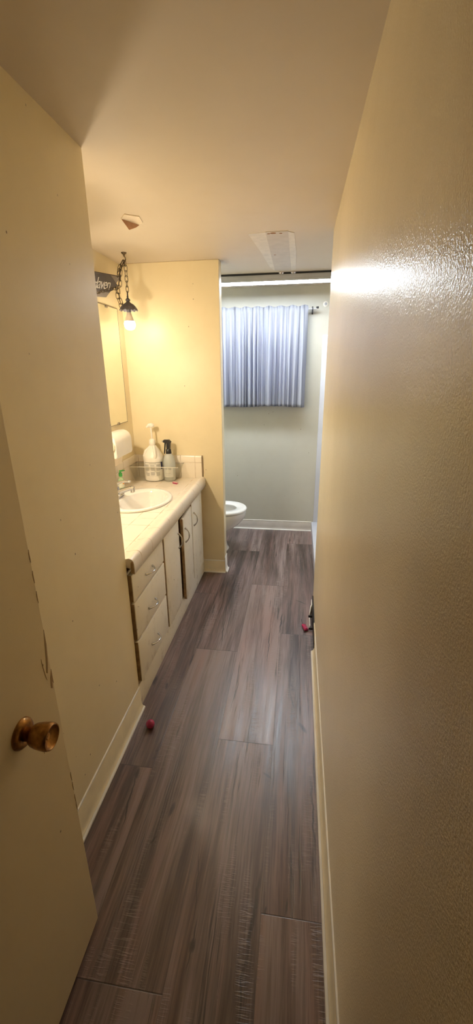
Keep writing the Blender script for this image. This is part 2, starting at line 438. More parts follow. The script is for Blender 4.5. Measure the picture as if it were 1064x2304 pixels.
# ceiling blemishes: repaired strip, and a torn flap of board facing
b = bm_(); box(b, (-.205, 2.578, H - .003), (-.085, 3.53, H)); struct('patch', b, 'patch', ceil, smooth=False)
b = bm_(); prism(b, [(-.085, 2.59), (-.052, 2.62), (-.045, 3.0), (-.052, 3.5), (-.085, 3.53)], 'z', H - .0025, H)
prism(b, [(-.30, 2.60), (-.205, 2.585), (-.205, 3.52), (-.235, 3.4), (-.262, 3.0)], 'z', H - .0018, H)
struct('plaster_smear', b, 'smear', ceil, smooth=False)
b = bm_()
for px, py, r in ((-.165, 2.60, .011), (-.19, 2.605, .006), (-.125, 2.61, .006), (-.18, 3.05, .005)):
    lathe(b, [(r, H - .0045), (r * .8, H - .004), (r, H - .003)], (px, py, 0), 7, 1.5, 1)
struct('paint_chip', b, simple('brown_chip', (.30, .15, .06), .8), ceil)
b = bm_()
T = [Vector(v) for v in ((-.873, 2.247, H - .004), (-.818, 2.338, H - .006), (-.828, 2.315, H - .022), (-.849, 2.275, H - .042))]
N = Vector((.1, -1, .25)).normalized() * .0015
A = [b.verts.new(v + N) for v in T]; B = [b.verts.new(v - N) for v in T]
b.faces.new(A); b.faces.new(B[::-1])
for i in range(4): b.faces.new((A[i], A[(i + 1) % 4], B[(i + 1) % 4], B[i]))
struct('torn_flap', b, 'paper', ceil, smooth=False)
b = bm_(); prism(b, [(-.875, 2.246), (-.835, 2.190), (-.778, 2.232), (-.792, 2.318), (-.818, 2.338)], 'z', H - .004, H)
struct('lifted_edge', b, 'plaster', ceil, smooth=False)

# bare strip on the right wall where the cove base has come off
b = bm_()
out = [(2.13, .0), (2.14, .045), (2.20, .075), (2.27, .098), (2.33, .112), (2.40, .118), (2.47, .124), (2.58, .130), (2.60, .115), (2.56, .07), (2.50, .04), (2.47, .0)]
prism(b, out, 'x', XR - .006, XR)
for (y, z, w) in ((2.47, .035, .012), (2.35, .02, .008)):
    box(b, (XR - .032, y - w / 2, z - .008), (XR - .004, y + w / 2, z + .006), .002)
mast = struct('trim_1', b, 'mastic')
b = bm_()
prism(b, [(XR - .004, 2.60), (XR - .016, 2.58), (XR - .026, 2.48), (XR - .023, 2.47), (XR - .012, 2.57), (XR - .001, 2.60)], 'z', 0, .05)
prism(b, [(XR - .027, 2.45), (XR - .025, 2.36), (XR - .021, 2.36), (XR - .022, 2.45)], 'z', 0, .035)
prism(b, [(XR - .006, 2.70), (XR - .008, 2.60), (XR - .002, 2.60), (XR - .002, 2.70)], 'z', 0, .03)
struct('torn_base_scrap', b, 'base_edge', mast, smooth=False)
struct('loose_base_end', prism(bm_(), [(XR - .004, 2.13), (XR - .006, 2.27), (XR - .001, 2.27), (XR, 2.13)], 'z', .06, .118), 'trim', mast, smooth=False)

# ---------------------------------------------------------------- shower corner behind the right wall
t = thing('shower_stall', 'glossy white shower surround and low curb in corner right of curtain', 'shower', (.55, 3.4, 0))
obj('curb', box(bm_(), (.183, YR + .002, 0), (.25, YB - .002, .103), .008), 'panel', t)
obj('pan', box(bm_(), (.25, YR + .002, 0), (.948, YB - .002, .04), .004), 'panel', t)
b = bm_(); box(b, (.200, YB - .012, .10), (.948, YB - .001, 1.905), .004); box(b, (.936, YR + .01, .04), (.948, YB - .012, 1.905), .004)
obj('surround_panel', b, 'panel', t)
fl = obj('arm_flange', lathe(bm_(), [(.0, 0), (.024, 0), (.024, -.004), (.018, -.009), (.0, -.009)], (.212, YB, 2.157), 24, axis='y'), 'white_plastic', t)
obj('centre_plug', lathe(bm_(), [(.012, -.008), (.011, -.016), (.0, -.018)], (.212, YB, 2.157), 16, axis='y'), 'housing', fl)

# ---------------------------------------------------------------- door standing open at the left
DX = -.558
t = thing('door_1', 'tan painted flat door standing open at left, paint chipped by knob', 'door', (DX, .02, 0)); t['kind'] = 'structure'
b = bm_(); ys = [.02, .741]
box(b, (DX - .035, ys[0], .008), (DX, ys[1], 2.03), .0015)
obj('door_leaf', b, 'door', t, smooth=False)
b = bm_()
def chip(pts, x=DX + .0006):
    A = [b.verts.new((x, y, z)) for y, z in pts]; B = [b.verts.new((x - .001, y, z)) for y, z in pts]
    b.faces.new(A); b.faces.new(B[::-1])
    for i in range(len(pts)): b.faces.new((A[i], A[(i + 1) % len(pts)], B[(i + 1) % len(pts)], B[i]))
chip([(.7405, 1.06), (.736, 1.03), (.727, .975), (.722, .955), (.726, .950), (.733, .972), (.7405, 1.02)])
chip([(.7405, .95), (.732, .93), (.729, .905), (.734, .90), (.737, .92), (.7405, .91)])
chip([(.7135, 1.0), (.7125, .985), (.717, .945), (.7205, .935), (.7175, .955), (.7145, .985)])
chip([(.664, .802), (.662, .79), (.664, .772), (.667, .785), (.667, .80)])
for z in (.62, .585, .54, .51, 1.16, 1.21, 1.26): chip([(.7405, z), (.738, z - .008), (.7385, z - .022), (.7405, z - .03)])
for y, z in ((.50, 1.06), (.56, 1.20), (.47, 1.32), (.60, 1.14)): chip([(y, z), (y - .003, z - .005), (y, z - .012), (y + .002, z - .006)])
obj('paint_chip', b, simple('exposed_wood', (.36, .24, .12), .8), t, smooth=False)
k = obj('door_knob', lathe(bm_(), [(.0, .059), (.009, .059), (.0215, .066), (.0245, .0705), (.0265, .0705), (.0280, .067), (.0285, .060), (.0278, .050), (.0262, .040), (.0238, .031), (.0200, .025), (.0160, .022), (.0145, .018), (.0145, .008), (.018, .0)], (DX, .612, .889), 40, axis='x', cap=False), 'brass', t)
obj('rosette', lathe(bm_(), [(.014, .010), (.022, .012), (.028, .010), (.033, .004), (.0335, 0.0)], (DX, .612, .889), 40, axis='x', cap=False), 'brass', k)
obj('key_slot', lathe(bm_(), [(.0, .061), (.0055, .062), (.007, .060), (.007, .056)], (DX, .612, .889), 20, axis='x'), 'brass_light', k)
b = bm_()
for z in (.25, 1.75): tube(b, [(DX - .03, .012, z - .045), (DX - .03, .012, z + .045)], .007)
obj('hinge', b, 'brass', t)
b = bm_(); box(b, (-.605, -.125, 0), (-.595, .0, 2.06)); box(b, (XR - .012, -.125, 0), (XR - .002, 0, 2.06)); box(b, (-.605, -.125, 2.05), (XR, 0, 2.06))
struct('trim_2', b, 'trim', smooth=False)

# ---------------------------------------------------------------- vanity
CF = -.740                      # face of the cabinet body; fronts stand proud of it
t = thing('vanity_cabinet', 'cream painted vanity with three drawers and three doors, paint worn', 'cabinet', (-.99, 2.35, 0))
b = bm_()                       # carcass with real openings
box(b, (XA + .004, YA + .004, .0), (CF - .02, YA + .02, .742)); box(b, (XA + .004, YS - .02, 0), (CF - .02, YS - .004, .742))
box(b, (XA + .004, YA + .004, .10), (CF - .02, YS - .004, .12)); box(b, (XA + .004, YA + .02, .10), (XA + .012, YS - .02, .742))
obj('carcass', b, 'shaded_inside', t, smooth=False)
b = bm_(); X0, X1 = CF - .02, CF
box(b, (X0, YA + .004, 0), (X1, YS - .004, .135)); box(b, (X0, YA + .004, .735), (X1, YS - .004, .752))
for y0, y1 in ((YA + .004, 1.622), (2.045, 2.085), (2.36, 2.475), (2.69, 2.725), (3.02, YS - .004)): box(b, (X0, y0, .135), (X1, y1, .735))
for z in (.378, .588): box(b, (X0, 1.622, z - .012), (X1, 2.045, z + .012))
obj('face_frame', b, 'gap', t, smooth=False)
obj('kick_board', box(bm_(), (CF, YA + .005, .0), (CF + .007, YS - .005, .130), .002), 'cabinet', t)
obj('top_rail', box(bm_(), (CF, YA + .005, .744), (CF + .006, YS - .005, .756), .001), 'cabinet', t)
def pull(P, vert, parent):
    L = .05; off = .027; b = bm_(); path = []
    for i in range(13):
        a = i / 12; s = -L + 2 * L * a; o = off * (1 - abs(2 * a - 1) ** 2.6)
        path.append((P[0] + .002 + o, P[1], P[2] + s) if vert else (P[0] + .002 + o, P[1] + s, P[2]))
    rr = [.0065, .005, .0038, .0034, .0036, .0042, .0046, .0042, .0036, .0034, .0038, .005, .0065]
    tube(b, path, rr, 10)
    return obj('pull_handle', b, 'satin' if vert else 'chrome', parent)
def front(name, y0, y1, z0, z1, hp, vert, ajar=0.):
    d = .021
    b = bm_(); box(b, (0, 0, 0), (d, y1 - y0, z1 - z0), .0045)
    o = obj(name, b, 'cabinet'); o.parent = t
    base = Vector((CF + .001, y0, z0)); 
    e = bm_(); g = .0015                      # worn brown edges of the board
    box(e, (0, -g * .7, .002), (d * .8, .0005, z1 - z0 - .002))
    if name == 'drawer': pass
    eo = obj('worn_edge', e, 'gap', smooth=False); eo.parent = o
    h = pull((d, hp[0] - y0, hp[1] - z0), vert, None); h.parent = o
    if ajar:
        R = Matrix.Translation((0, y1 - y0, 0)) @ Matrix.Rotation(ajar, 4, 'Z') @ Matrix.Translation((0, -(y1 - y0), 0))
        for q in (o, eo, h): q.data.transform(R)
    o.location = base - t.location
    return o
front('drawer', 1.603, 2.052, .598, .738, (1.812, .662), False)
front('drawer', 1.603, 2.052, .388, .588, (1.815, .467), False)
front('drawer', 1.603, 2.052, .150, .378, (1.812, .251), False)
front('door', 2.078, 2.372, .142, .738, (2.345, .598), True)
front('door', 2.432, 2.700, .126, .712, (2.462, .590), True, math.radians(3.))
front('door', 2.716, 3.025, .136, .738, (2.75, .598), True)

# tiled worktop
t = thing('countertop', 'cream square-tiled vanity worktop with rounded edge tiles and upstands', 'countertop', (-.98, 2.35, HC))
SC, SRX, SRY = (-1.000, 2.47), .192, .238      # sink cut-out
b = bm_(); N_ = 64; x0, x1, y0, y1 = XA + .002, -.774, YA + .002, YS - .002
def rectpt(a):
    c, s = math.cos(a), math.sin(a)
    tx = ((x1 if c > 0 else x0) - SC[0]) / c if abs(c) > 1e-9 else 1e9
    ty = ((y1 if s > 0 else y0) - SC[1]) / s if abs(s) > 1e-9 else 1e9
    k = min(tx, ty); return (SC[0] + c * k, SC[1] + s * k)
angs = sorted([2 * PI * i / N_ for i in range(N_)] + [math.atan2(cy - SC[1], cx - SC[0]) % (2 * PI) for cx in (x0, x1) for cy in (y0, y1)])
lay = []
for z in (HC, HC - .035):
    I = [b.verts.new((SC[0] + SRX * math.cos(a), SC[1] + SRY * math.sin(a), z)) for a in angs]
    O = [b.verts.new((*rectpt(a), z)) for a in angs]; lay.append((I, O))
n = len(angs)
for i in range(n):
    j = (i + 1) % n; (I, O), (I2, O2) = lay
    b.faces.new((I[i], I[j], O[j], O[i])); b.faces.new((I2[i], O2[i], O2[j], I2[j]))
    b.faces.new((O[i], O[j], O2[j], O2[i])); b.faces.new((I[i], I2[i], I2[j], I[j]))
obj('tile_field', b, 'tile_top', t, smooth=False)
pr = [(-.773, HC - .035), (-.773, HC + .001), (-.755, HC + .004), (-.735, HC + .010), (-.720, HC + .012), (-.708, HC + .008), (-.700, HC - .002), (-.697, HC - .015), (-.697, HC - .062), (-.699, HC - .064), (-.712, HC - .064), (-.714, HC - .04), (-.73, HC - .035)]
obj('edge_tiles', prism(bm_(), pr, 'y', YA + .006, YS - .003), 'tile_nose', t, ang=60)
obj('edge_core', prism(bm_(), [(-.7145, HC - .06), (-.713, HC - .01), (-.706, HC + .002), (-.7005, HC - .01), (-.6995, HC - .060)], 'y', YA + .003, YA + .0062), 'gap', t, smooth=False)
b = bm_(); prism(b, [(XA + .001, HC), (XA + .012, HC), (XA + .012, HC + .170), (XA + .009, HC + .177), (XA + .001, HC + .179)], 'y', YA + .004, YS - .003)
ob = obj('upstand', prism(b, [(XA + .001, HC - .001), (XA + .002, HC - .001), (XA + .002, HC), (XA + .001, HC)], 'y', YA + .004, YS - .003), 'tile_by', t)
b = bm_()
P = [(YS - .001, HC), (YS - .012, HC), (YS - .012, HC + .168), (YS - .008, HC + .175), (YS - .001, HC + .177)]
prism(b, P, 'x', XA + .012, -.722)
obj('upstand', b, 'tile_bx', t)
obj('upstand_cap', prism(bm_(), [(YS - .001, HC + .004), (YS - .0135, HC + .004), (YS - .0135, HC + .168), (YS - .008, HC + .178), (YS - .001, HC + .178)], 'x', -.722, -.714), simple('dark_grout_edge', (.30, .22, .14), .6), t, smooth=False)

# basin
t = thing('sink', 'white oval drop-in basin set in the tiled worktop', 'sink', (SC[0], SC[1], HC))
b = bm_()
prof = [(.98, 0.001, 0), (1.06, .001, 0), (1.075, .006, 0), (1.065, .013, 0), (1.03, .017, 0), (.97, .0165, .1), (.90, .012, .6), (.86, .004, 1), (.83, -.02, 1), (.76, -.07, 1), (.64, -.115, 1), (.42, -.140, 1), (.2, -.150, 1), (.10, -.152, 1)]
rings = []
for s, z, k in prof:
    cx = SC[0] + .026 * k; rx = SRX * s - .024 * k * min(1, s); ry = SRY * s
    rings.append([b.verts.new((cx + rx * math.cos(2 * PI * i / 56), SC[1] + ry * math.sin(2 * PI * i / 56), HC + z)) for i in range(56)])
for A, B in zip(rings, rings[1:]):
    for i in range(56): b.faces.new((A[i], A[(i + 1) % 56], B[(i + 1) % 56], B[i]))
b.faces.new(rings[-1])
obj('basin', b, 'white_gloss', t)
obj('drain', lathe(bm_(), [(.0, -.148), (.018, -.147), (.023, -.149), (.023, -.152)], (SC[0] + .026, SC[1], HC), 24), 'chrome', t)
# tap
FX, FY, FZ = -1.158, 2.47, HC + .016
t = thing('faucet', 'chrome single-lever faucet on rear rim of oval basin', 'faucet', (FX, FY, FZ))
obj('base_plate', box(bm_(), (FX - .028, FY - .078, FZ), (FX + .028, FY + .078, FZ + .014), .006), 'chrome', t)
obj('body', lathe(bm_(), [(.0, 0), (.030, .012), (.028, .03), (.025, .050), (.026, .062), (.024, .074), (.014, .082), (.0, .084)], (FX, FY, FZ), 28), 'chrome', t)
b = bm_(); tube(b, [(FX + .005, FY, FZ + .034), (FX + .04, FY, FZ + .045), (FX + .085, FY, FZ + .060), (FX + .118, FY, FZ + .070), (FX + .128, FY, FZ + .070)], [.021, .0175, .0145, .0145, .013], 16)
tube(b, [(FX + .118, FY, FZ + .068), (FX + .120, FY, FZ + .045)], .0125, 16)
obj('spout', b, 'chrome', t)
b = bm_(); tube(b, [(FX, FY, FZ + .080), (FX + .012, FY, FZ + .097), (FX + .05, FY, FZ + .108), (FX + .09, FY, FZ + .112), (FX + .108, FY, FZ + .110)], [.017, .012, .008, .0085, .0095], 14)
obj('lever', b, 'chrome', t)
b = bm_(); tube(b, [(FX + .116, FY, FZ + .047), (FX + .1165, FY, FZ + .040)], .0128, 16)
obj('aerator', b, 'satin', t)

# hand gel
GX, GY = -1.207, 2.68
t = thing('hand_soap_bottle', 'pale green hand soap bottle with bright green pump behind faucet', 'soap bottle', (GX, GY, HC))
obj('bottle_body', lathe(bm_(), [(.0, 0), (.024, 0), (.027, .004), (.027, .075), (.022, .090), (.010, .097), (.010, .108)], (GX, GY, HC), 28, .75, 1.), 'gel', t)
b = bm_(); lathe(b, [(.0, .106), (.0125, .106), (.0125, .128), (.011, .131), (.0, .131)], (GX, GY, HC), 20)
tube(b, [(GX, GY, HC + .131), (GX, GY, HC + .140)], .005); tube(b, [(GX - .006, GY, HC + .142), (GX + .030, GY + .01, HC + .147)], [.007, .0035], 10)
obj('pump', b, 'green', t)
b = bm_(); lathe(b, [(.0275, .03), (.0275, .078)], (GX, GY, HC), 28, .75, 1., cap=False)
lb = obj('label', b, simple('pale_label', (.75, .76, .62), .5), t)
b = bm_()
for (a0, a1, z0, z1) in ((-.9, .3, .066, .070),):
    for i in range(8):
        a = a0 + (a1 - a0) * i / 8; a2 = a + (a1 - a0) / 8
        v = [b.verts.new((GX + .0279 * .75 * math.cos(p), GY + .0279 * math.sin(p), HC + z)) for p, z in ((a, z0), (a2, z0), (a2, z1), (a, z1))]; b.faces.new(v)
obj('label_line', b, 'thread', lb, smooth=False)
b = bm_()
for i in range(6):
    a = -.6 + .12 * i; v = [b.verts.new((GX + .0279 * .75 * math.cos(p), GY + .0279 * math.sin(p), HC + z)) for p, z in ((a, .052), (a + .12, .052), (a + .12, .062), (a, .062))]; b.faces.new(v)
obj('label_picture', b, simple('orange_print', (.75, .32, .10), .5), lb, smooth=False)

# clear bin, jug, spray bottle
t = thing('clear_bin', 'clear plastic bin holding the white jug and spray bottle', 'storage bin', (-1.055, 3.005, HC))
B0, B1 = (-1.215, 2.955, -.905, 3.080), (-1.243, 2.925, -.862, 3.090); zt = .118; w = .002
b = bm_()
def ring(r, z, i=0): return [b.verts.new((x, y, HC + z)) for x, y in ((r[0] + i, r[1] + i), (r[2] - i, r[1] + i), (r[2] - i, r[3] - i), (r[0] + i, r[3] - i))]
R0, R1, R2, R3 = ring(B0, .001), ring(B1, zt), ring(B1, zt, w), ring(B0, .003, w)
for A, B in ((R0, R1), (R1, R2), (R2, R3)):
    for i in range(4): b.faces.new((A[i], A[(i + 1) % 4], B[(i + 1) % 4], B[i]))
b.faces.new(R0[::-1]); b.faces.new(R3)
obj('bin_wall', b, 'clear', t, smooth=False)
b = bm_(); r = B1; z = HC + zt
tube(b, [(r[0], r[1], z), (r[2], r[1], z), (r[2], r[3], z), (r[0], r[3], z)], .0028, 8, closed=True)
obj('rim', b, 'clear_rim', t)

JX, JY = -1.075, 3.005
def supe(r, t_, e=2.6):
    c, s = math.cos(t_), math.sin(t_); return r / (abs(c) ** e + abs(s) ** e) ** (1 / e)
t = thing('pump_jug', 'white gallon jug with tall pump and printed label in clear bin', 'jug', (JX, JY, HC + .004))
jp = [(.0, .004), (.060, .004), (.068, .008), (.072, .02), (.072, .158), (.074, .165), (.0745, .180), (.070, .192), (.060, .212), (.045, .240), (.030, .262), (.0215, .272), (.0205, .282), (.021, .284)]
J = obj('jug_body', lathe(bm_(), jp, (JX, JY, HC), 40, wob=lambda r, z, a, i: (supe(r, a, 2.3 if i < 9 else 2.), z)), 'white_plastic', t)
b = bm_()
h0 = Vector((JX + .012, JY - .015, HC + .262)); h1 = Vector((JX + .033, JY - .062, HC + .186))
tube(b, [h0, h0 + Vector((.010, -.022, -.004)), (h0 + h1) / 2 + Vector((.010, -.018, .012)), h1 + Vector((.006, -.004, .018)), h1, h1 + Vector((-.002, .01, -.012))], [.009, .010, .010, .010, .011, .009], 12)
h0 = Vector((JX - .014, JY - .012, HC + .262)); h1 = Vector((JX - .058, JY - .040, HC + .186))
tube(b, [h0, (h0 + h1) / 2 + Vector((-.008, -.012, .008)), h1 + Vector((0, 0, .01)), h1 + Vector((.004, .01, -.012))], [.008, .009, .010, .008], 12)
obj('handle', b, 'white_plastic', t)
obj('collar', lathe(bm_(), [(.0225, .270), (.0235, .274), (.0235, .300), (.021, .310), (.012, .318), (.0, .318)], (JX, JY, HC), 28), 'white_plastic', t)
b = bm_(); tube(b, [(JX, JY, HC + .315), (JX - .003, JY, HC + .405)], [.0055, .0065], 12)
tube(b, [(JX + .014, JY, HC + .412), (JX, JY, HC + .420), (JX - .016, JY - .004, HC + .418), (JX - .034, JY - .008, HC + .402)], [.012, .015, .012, .006], 14)
lathe(b, [(.0, .402), (.018, .406), (.022, .416), (.018, .428), (.0, .434)], (JX, JY, HC), 20, 1.1, .8)
obj('pump', b, 'white_plastic', t)
def wrap(b, cx, cy, rad, e, a0, a1, z0, z1, n=10):
    P = []
    for i in range(n + 1):
        a = a0 + (a1 - a0) * i / n; r_ = supe(rad, a, e); P.append((cx + r_ * math.cos(a), cy + r_ * math.sin(a)))
    lo = [b.verts.new((x, y, z0)) for x, y in P]; hi = [b.verts.new((x, y, z1)) for x, y in P]
    for i in range(n): b.faces.new((lo[i], lo[i + 1], hi[i + 1], hi[i]))
lb = bm_(); wrap(lb, JX, JY, .0728, 2.3, math.radians(-135), math.radians(-22), HC + .040, HC + .156, 16)
L_ = obj('label', lb, simple('cream_label', (.82, .79, .72), .5), t)
b = bm_()
A = lambda f: math.radians(-128 + 100 * f)
wrap(b, JX, JY, .0733, 2.3, A(0), A(.98), HC + .147, HC + .1495)
wrap(b, JX, JY, .0733, 2.3, A(.30), A(.70), HC + .139, HC + .141)
obj('label_rule', b, simple('dark_green_ink', (.05, .07, .03), .5), L_, smooth=False)
b = bm_()
for c0, c1, zz0, zz1 in ((0, .30, .088, .134), (.36, .64, .122, .134), (.38, .62, .088, .116), (.70, .98, .088, .134), (.08, .30, .048, .074), (.36, .62, .054, .078), (.68, .94, .048, .078)):
    z = zz0
    while z < zz1 - .001:
        wrap(b, JX, JY, .0733, 2.3, A(c0), A(c0 + (c1 - c0) * random.uniform(.8, 1)), HC + z, HC + z + .0022, 4); z += .0037
obj('label_print', b, simple('grey_ink', (.42, .41, .37), .6), L_, smooth=False)
b = bm_(); wrap(b, JX, JY, .0734, 2.3, math.radians(-29), math.radians(-12), HC + .094, HC + .150)
obj('label_band', b, 'navy', t, smooth=False)

QX, QY = -.952, 3.005
t = thing('spray_bottle', 'grey translucent spray bottle with black trigger head in clear bin', 'spray bottle', (QX, QY, HC + .004))
obj('bottle_body', lathe(bm_(), [(.0, .004), (.038, .004), (.043, .010), (.044, .09), (.0465, .115), (.045, .150), (.038, .180), (.026, .200), (.017, .212), (.016, .222)], (QX, QY, HC), 36), 'bottle', t)
obj('cap', lathe(bm_(), [(.021, .208), (.022, .214), (.019, .238), (.015, .244), (.0, .245)], (QX, QY, HC), 24), 'black', t)
b = bm_()
prism(b, [(QX - .034, HC + .300), (QX - .030, HC + .312), (QX + .008, HC + .312), (QX + .024, HC + .296), (QX + .016, HC + .282), (QX + .012, HC + .240), (QX - .012, HC + .240), (QX - .012, HC + .288), (QX - .034, HC + .292)], 'y', QY - .013, QY + .013)
hd = obj('sprayer_head', b, 'black', t, ang=30)
b = bm_(); tube(b, [(QX - .022, QY, HC + .292), (QX - .026, QY, HC + .262), (QX - .030, QY, HC + .228), (QX - .034, QY, HC + .205)], [.006, .0055, .005, .0035], 10)
obj('trigger', b, 'black', hd)
obj('nozzle', lathe(bm_(), [(.0, -.046), (.007, -.046), (.008, -.033), (.0, -.033)], (QX, QY, HC + .300), 16, axis='x'), 'satin', hd)
lb = bm_(); wrap(lb, QX, QY, .0452, 2., math.radians(-150), math.radians(-40), HC + .034, HC + .122, 14)
L_ = obj('label', lb, simple('pale_grey_label', (.66, .68, .66), .5), t)
b = bm_()
for c0, c1, z0, z1 in ((-120, -95, .092, .114), (-88, -60, .092, .116), (-118, -70, .062, .064), (-110, -80, .050, .052)):
    z = z0
    while z < z1: wrap(b, QX, QY, .0458, 2., math.radians(c0), math.radians(c1), HC + z, HC + z + .0024, 3); z += .0044
obj('label_print', b, simple('grey_ink_b', (.30, .31, .33), .6), L_, smooth=False)

b = bm_(); v = [(-.910, 2.915), (-.868, 2.890), (-.862, 2.905), (-.904, 2.932)]
prism(b, v, 'z', HC + .001, HC + .011)
o = obj('wrapper', b, 'pink_pale'); bmv = None
tag(o, 'small pink wrapper lying on counter tiles in front of spray bottle', 'wrapper')
b = bm_(); prism(b, [(-.908, 2.9135), (-.868, 2.8895), (-.867, 2.8935), (-.907, 2.9185)], 'z', HC + .0005, HC + .0085)
obj('red_print', b, 'pink', o, smooth=False)

# ---------------------------------------------------------------- mirror, towel roll, sign
t = thing('wall_mirror', 'frameless mirror held by small clips above vanity', 'mirror', (XA, 2.4, 1.27))
obj('glass', box(bm_(), (XA + .002, 1.75, 1.262), (XA + .008, 2.993, 2.016)), 'mirror', t, smooth=False)
b = bm_()
for a, c in (((XA + .001, 1.747, 1.2595), (XA + .0088, 2.996, 1.2625)), ((XA + .001, 1.747, 2.0155), (XA + .0088, 2.996, 2.0195)), ((XA + .001, 2.9925, 1.2625), (XA + .0088, 2.9955, 2.0155))): box(b, a, c)
obj('edge', b, 'silver_line', t, smooth=False)
for y, z in ((2.82, 2.012), (2.835, 1.264), (2.05, 2.012), (2.05, 1.264)):
    obj('clip', box(bm_(), (XA + .001, y - .013, z - .008), (XA + .013, y + .013, z + .008), .002), 'silver_line', t)

t = thing('paper_towel_dispenser', 'white rounded paper towel dispenser on wall below mirror', 'towel dispenser', (XA, 2.65, 1.07))
x = XA; pr = [(x + .002, 1.085), (x + .002, 1.225)]
for i in range(9):
    a = PI / 2 - PI / 2 * i / 8; pr.append((x + .045 + .060 * math.cos(a), 1.170 + .060 * math.sin(a)))
pr += [(x + .105, 1.085), (x + .098, 1.072), (x + .02, 1.068)]
b = bm_(); prism(b, pr, 'y', 2.53, 2.805)
c_ = obj('cover', b, 'white_plastic', t, ang=50)
m_ = c_.modifiers.new('bevel', 'BEVEL'); m_.width = .008; m_.segments = 3; m_.limit_method = 'ANGLE'; m_.angle_limit = math.radians(60)
obj('paper_roll', lathe(bm_(), [(.018, 0), (.046, 0), (.0475, .003), (.0475, .03)], (x + .054, 2.515, 1.150), 32, axis='y', cap=False), 'tissue', t)
obj('roll_core', lathe(bm_(), [(.0, .004), (.016, .004), (.0185, .0)], (x + .054, 2.515, 1.150), 24, axis='y', cap=False), 'gap', t)
obj('wall_bracket', box(bm_(), (x + .001, 2.52, 1.225), (x + .040, 2.585, 1.243), .004), 'white_plastic', t)
obj('paper_sheet', prism(bm_(), [(x + .060, 1.085), (x + .062, 1.085), (x + .040, 1.000), (x + .038, 1.000)], 'y', 2.56, 2.74), 'tissue', t, smooth=False)

SR = Vector((-1.185, 2.95, 2.205)); SD = Vector((-.179, -.984, 0)).normalized(); SN = Vector((.984, -.179, 0)).normalized()
t = thing('wall_sign', 'dark slate sign with white slanted lettering beside the chains', 'sign', tuple(SR))
def SP(s, u, d=0.): return SR + SD * s + Vector((0, 0, u)) + SN * d
def plate(pts, d0, d1):
    b = bm_(); A = [b.verts.new(SP(s, u, d1)) for s, u in pts]; B = [b.verts.new(SP(s, u, d0)) for s, u in pts]
    b.faces.new(A); b.faces.new(B[::-1])
    for i in range(len(pts)): b.faces.new((A[i], A[(i + 1) % len(pts)], B[(i + 1) % len(pts)], B[i]))
    return b
obj('board', plate([(-.002, -.003), (.186, -.149), (.44, -.172), (.62, -.055)], -.008, 0), 'sign_light', t, smooth=False)
obj('painted_panel', plate([(.115, -.014), (.046, -.060), (.150, -.118), (.30, -.128), (.46, -.145), (.56, -.10), (.48, -.048)], 0, .001), 'sign_dark', t, smooth=False)
obj('top_edge', plate([(-.004, -.003), (-.002, .001), (.62, -.051), (.62, -.055)], -.009, .001), 'thread', t, smooth=False)
cu = bpy.data.curves.new('lettering', 'FONT'); cu.body = 'Haven'; cu.size = .092; cu.extrude = .0008; cu.shear = .75; cu.align_x = 'RIGHT'; cu.space_character = .86; cu.offset = -.0008
to = bpy.data.objects.new('tmp', cu); COL.objects.link(to)
dg = bpy.context.evaluated_depsgraph_get(); me = bpy.data.meshes.new_from_object(to.evaluated_get(dg)); bpy.data.objects.remove(to)
xa = (-SD + Vector((0, 0, .085))).normalized(); za = SN; ya = za.cross(xa)
Mx = Matrix((xa, ya, za)).transposed().to_4x4(); Mx.translation = SP(.142, -.100, .0022)
me.transform(Matrix.Translation(-SR) @ Mx @ Matrix.Diagonal((.92, 1, 1, 1))); me.materials.append(M['lettering'])
lo = bpy.data.objects.new('lettering', me); COL.objects.link(lo); lo.parent = t

# ---------------------------------------------------------------- hanging bulb on chains
LX, LY = -1.104, 2.833
t = thing('pendant_lamp', 'bare lit bulb under scalloped metal cap hanging by chain', 'pendant lamp', (LX, LY, 1.86))
b = bm_(); lathe(b, [(.0, H - .0005), (.017, H - .0005), (.015, H - .006), (.006, H - .012), (.004, H - .022), (.0, H - .024)], (LX, LY, 0), 20)
tube(b, [(LX, LY, H - .02), (LX + .006, LY, H - .028), (LX + .009, LY, H - .038), (LX + .004, LY, H - .048), (LX - .005, LY, H - .046), (LX - .008, LY, H - .038)], .0025, 8)
obj('ceiling_hook', b, 'dark_metal', t)
def links(path, name='chain', L=.040, W=.019, r=.0018, pitch=.031, ph=0):
    path = [Vector(p) for p in path]; b = bm_()
    seg = [(path[i + 1] - path[i]).length for i in range(len(path) - 1)]; tot = sum(seg); n = max(1, round(tot / pitch))
    def at(s):
        for i, l in enumerate(seg):
            if s <= l or i == len(seg) - 1: return path[i].lerp(path[i + 1], s / l), (path[i + 1] - path[i]).normalized()
            s -= l
    for i in range(n):
        c, d = at((i + .5) * tot / n); a, q = frame_of(d)
        ang = (PI / 4 if (i + ph) % 2 else -PI / 4) + .25 * math.sin(i * 2.3); sd = a * math.cos(ang) + q * math.sin(ang)
        P = []
        for k in range(14):
            th = 2 * PI * k / 14; cx, sy = math.cos(th), math.sin(th)
            P.append(c + d * (L / 2 - W / 2) * (1 if cx > 0 else -1) * min(1, abs(cx) * 1.6) + d * cx * W / 2 * .9 + sd * sy * W / 2)
        tube(b, P, r, 6, closed=True)
    return obj(name, b, 'dark_metal', t)
chain_main = links([(LX + .004, LY, H - .044), (LX + .002, LY, 2.065)])
links([(LX - .002, LY, H - .044), (-1.135, LY - .01, 2.23), (-1.150, LY - .02, 2.175)])
links([(LX - .004, LY - .004, H - .046), (-1.122, LY - .02, 2.22), (-1.128, LY - .03, 2.17), (-1.134, LY - .03, 2.125), (-1.160, LY - .04, 2.105)], ph=1)
links([(LX - .004, LY - .004, H - .05), (-1.125, LY - .015, 2.24), (-1.142, LY - .025, 2.19)], ph=1)
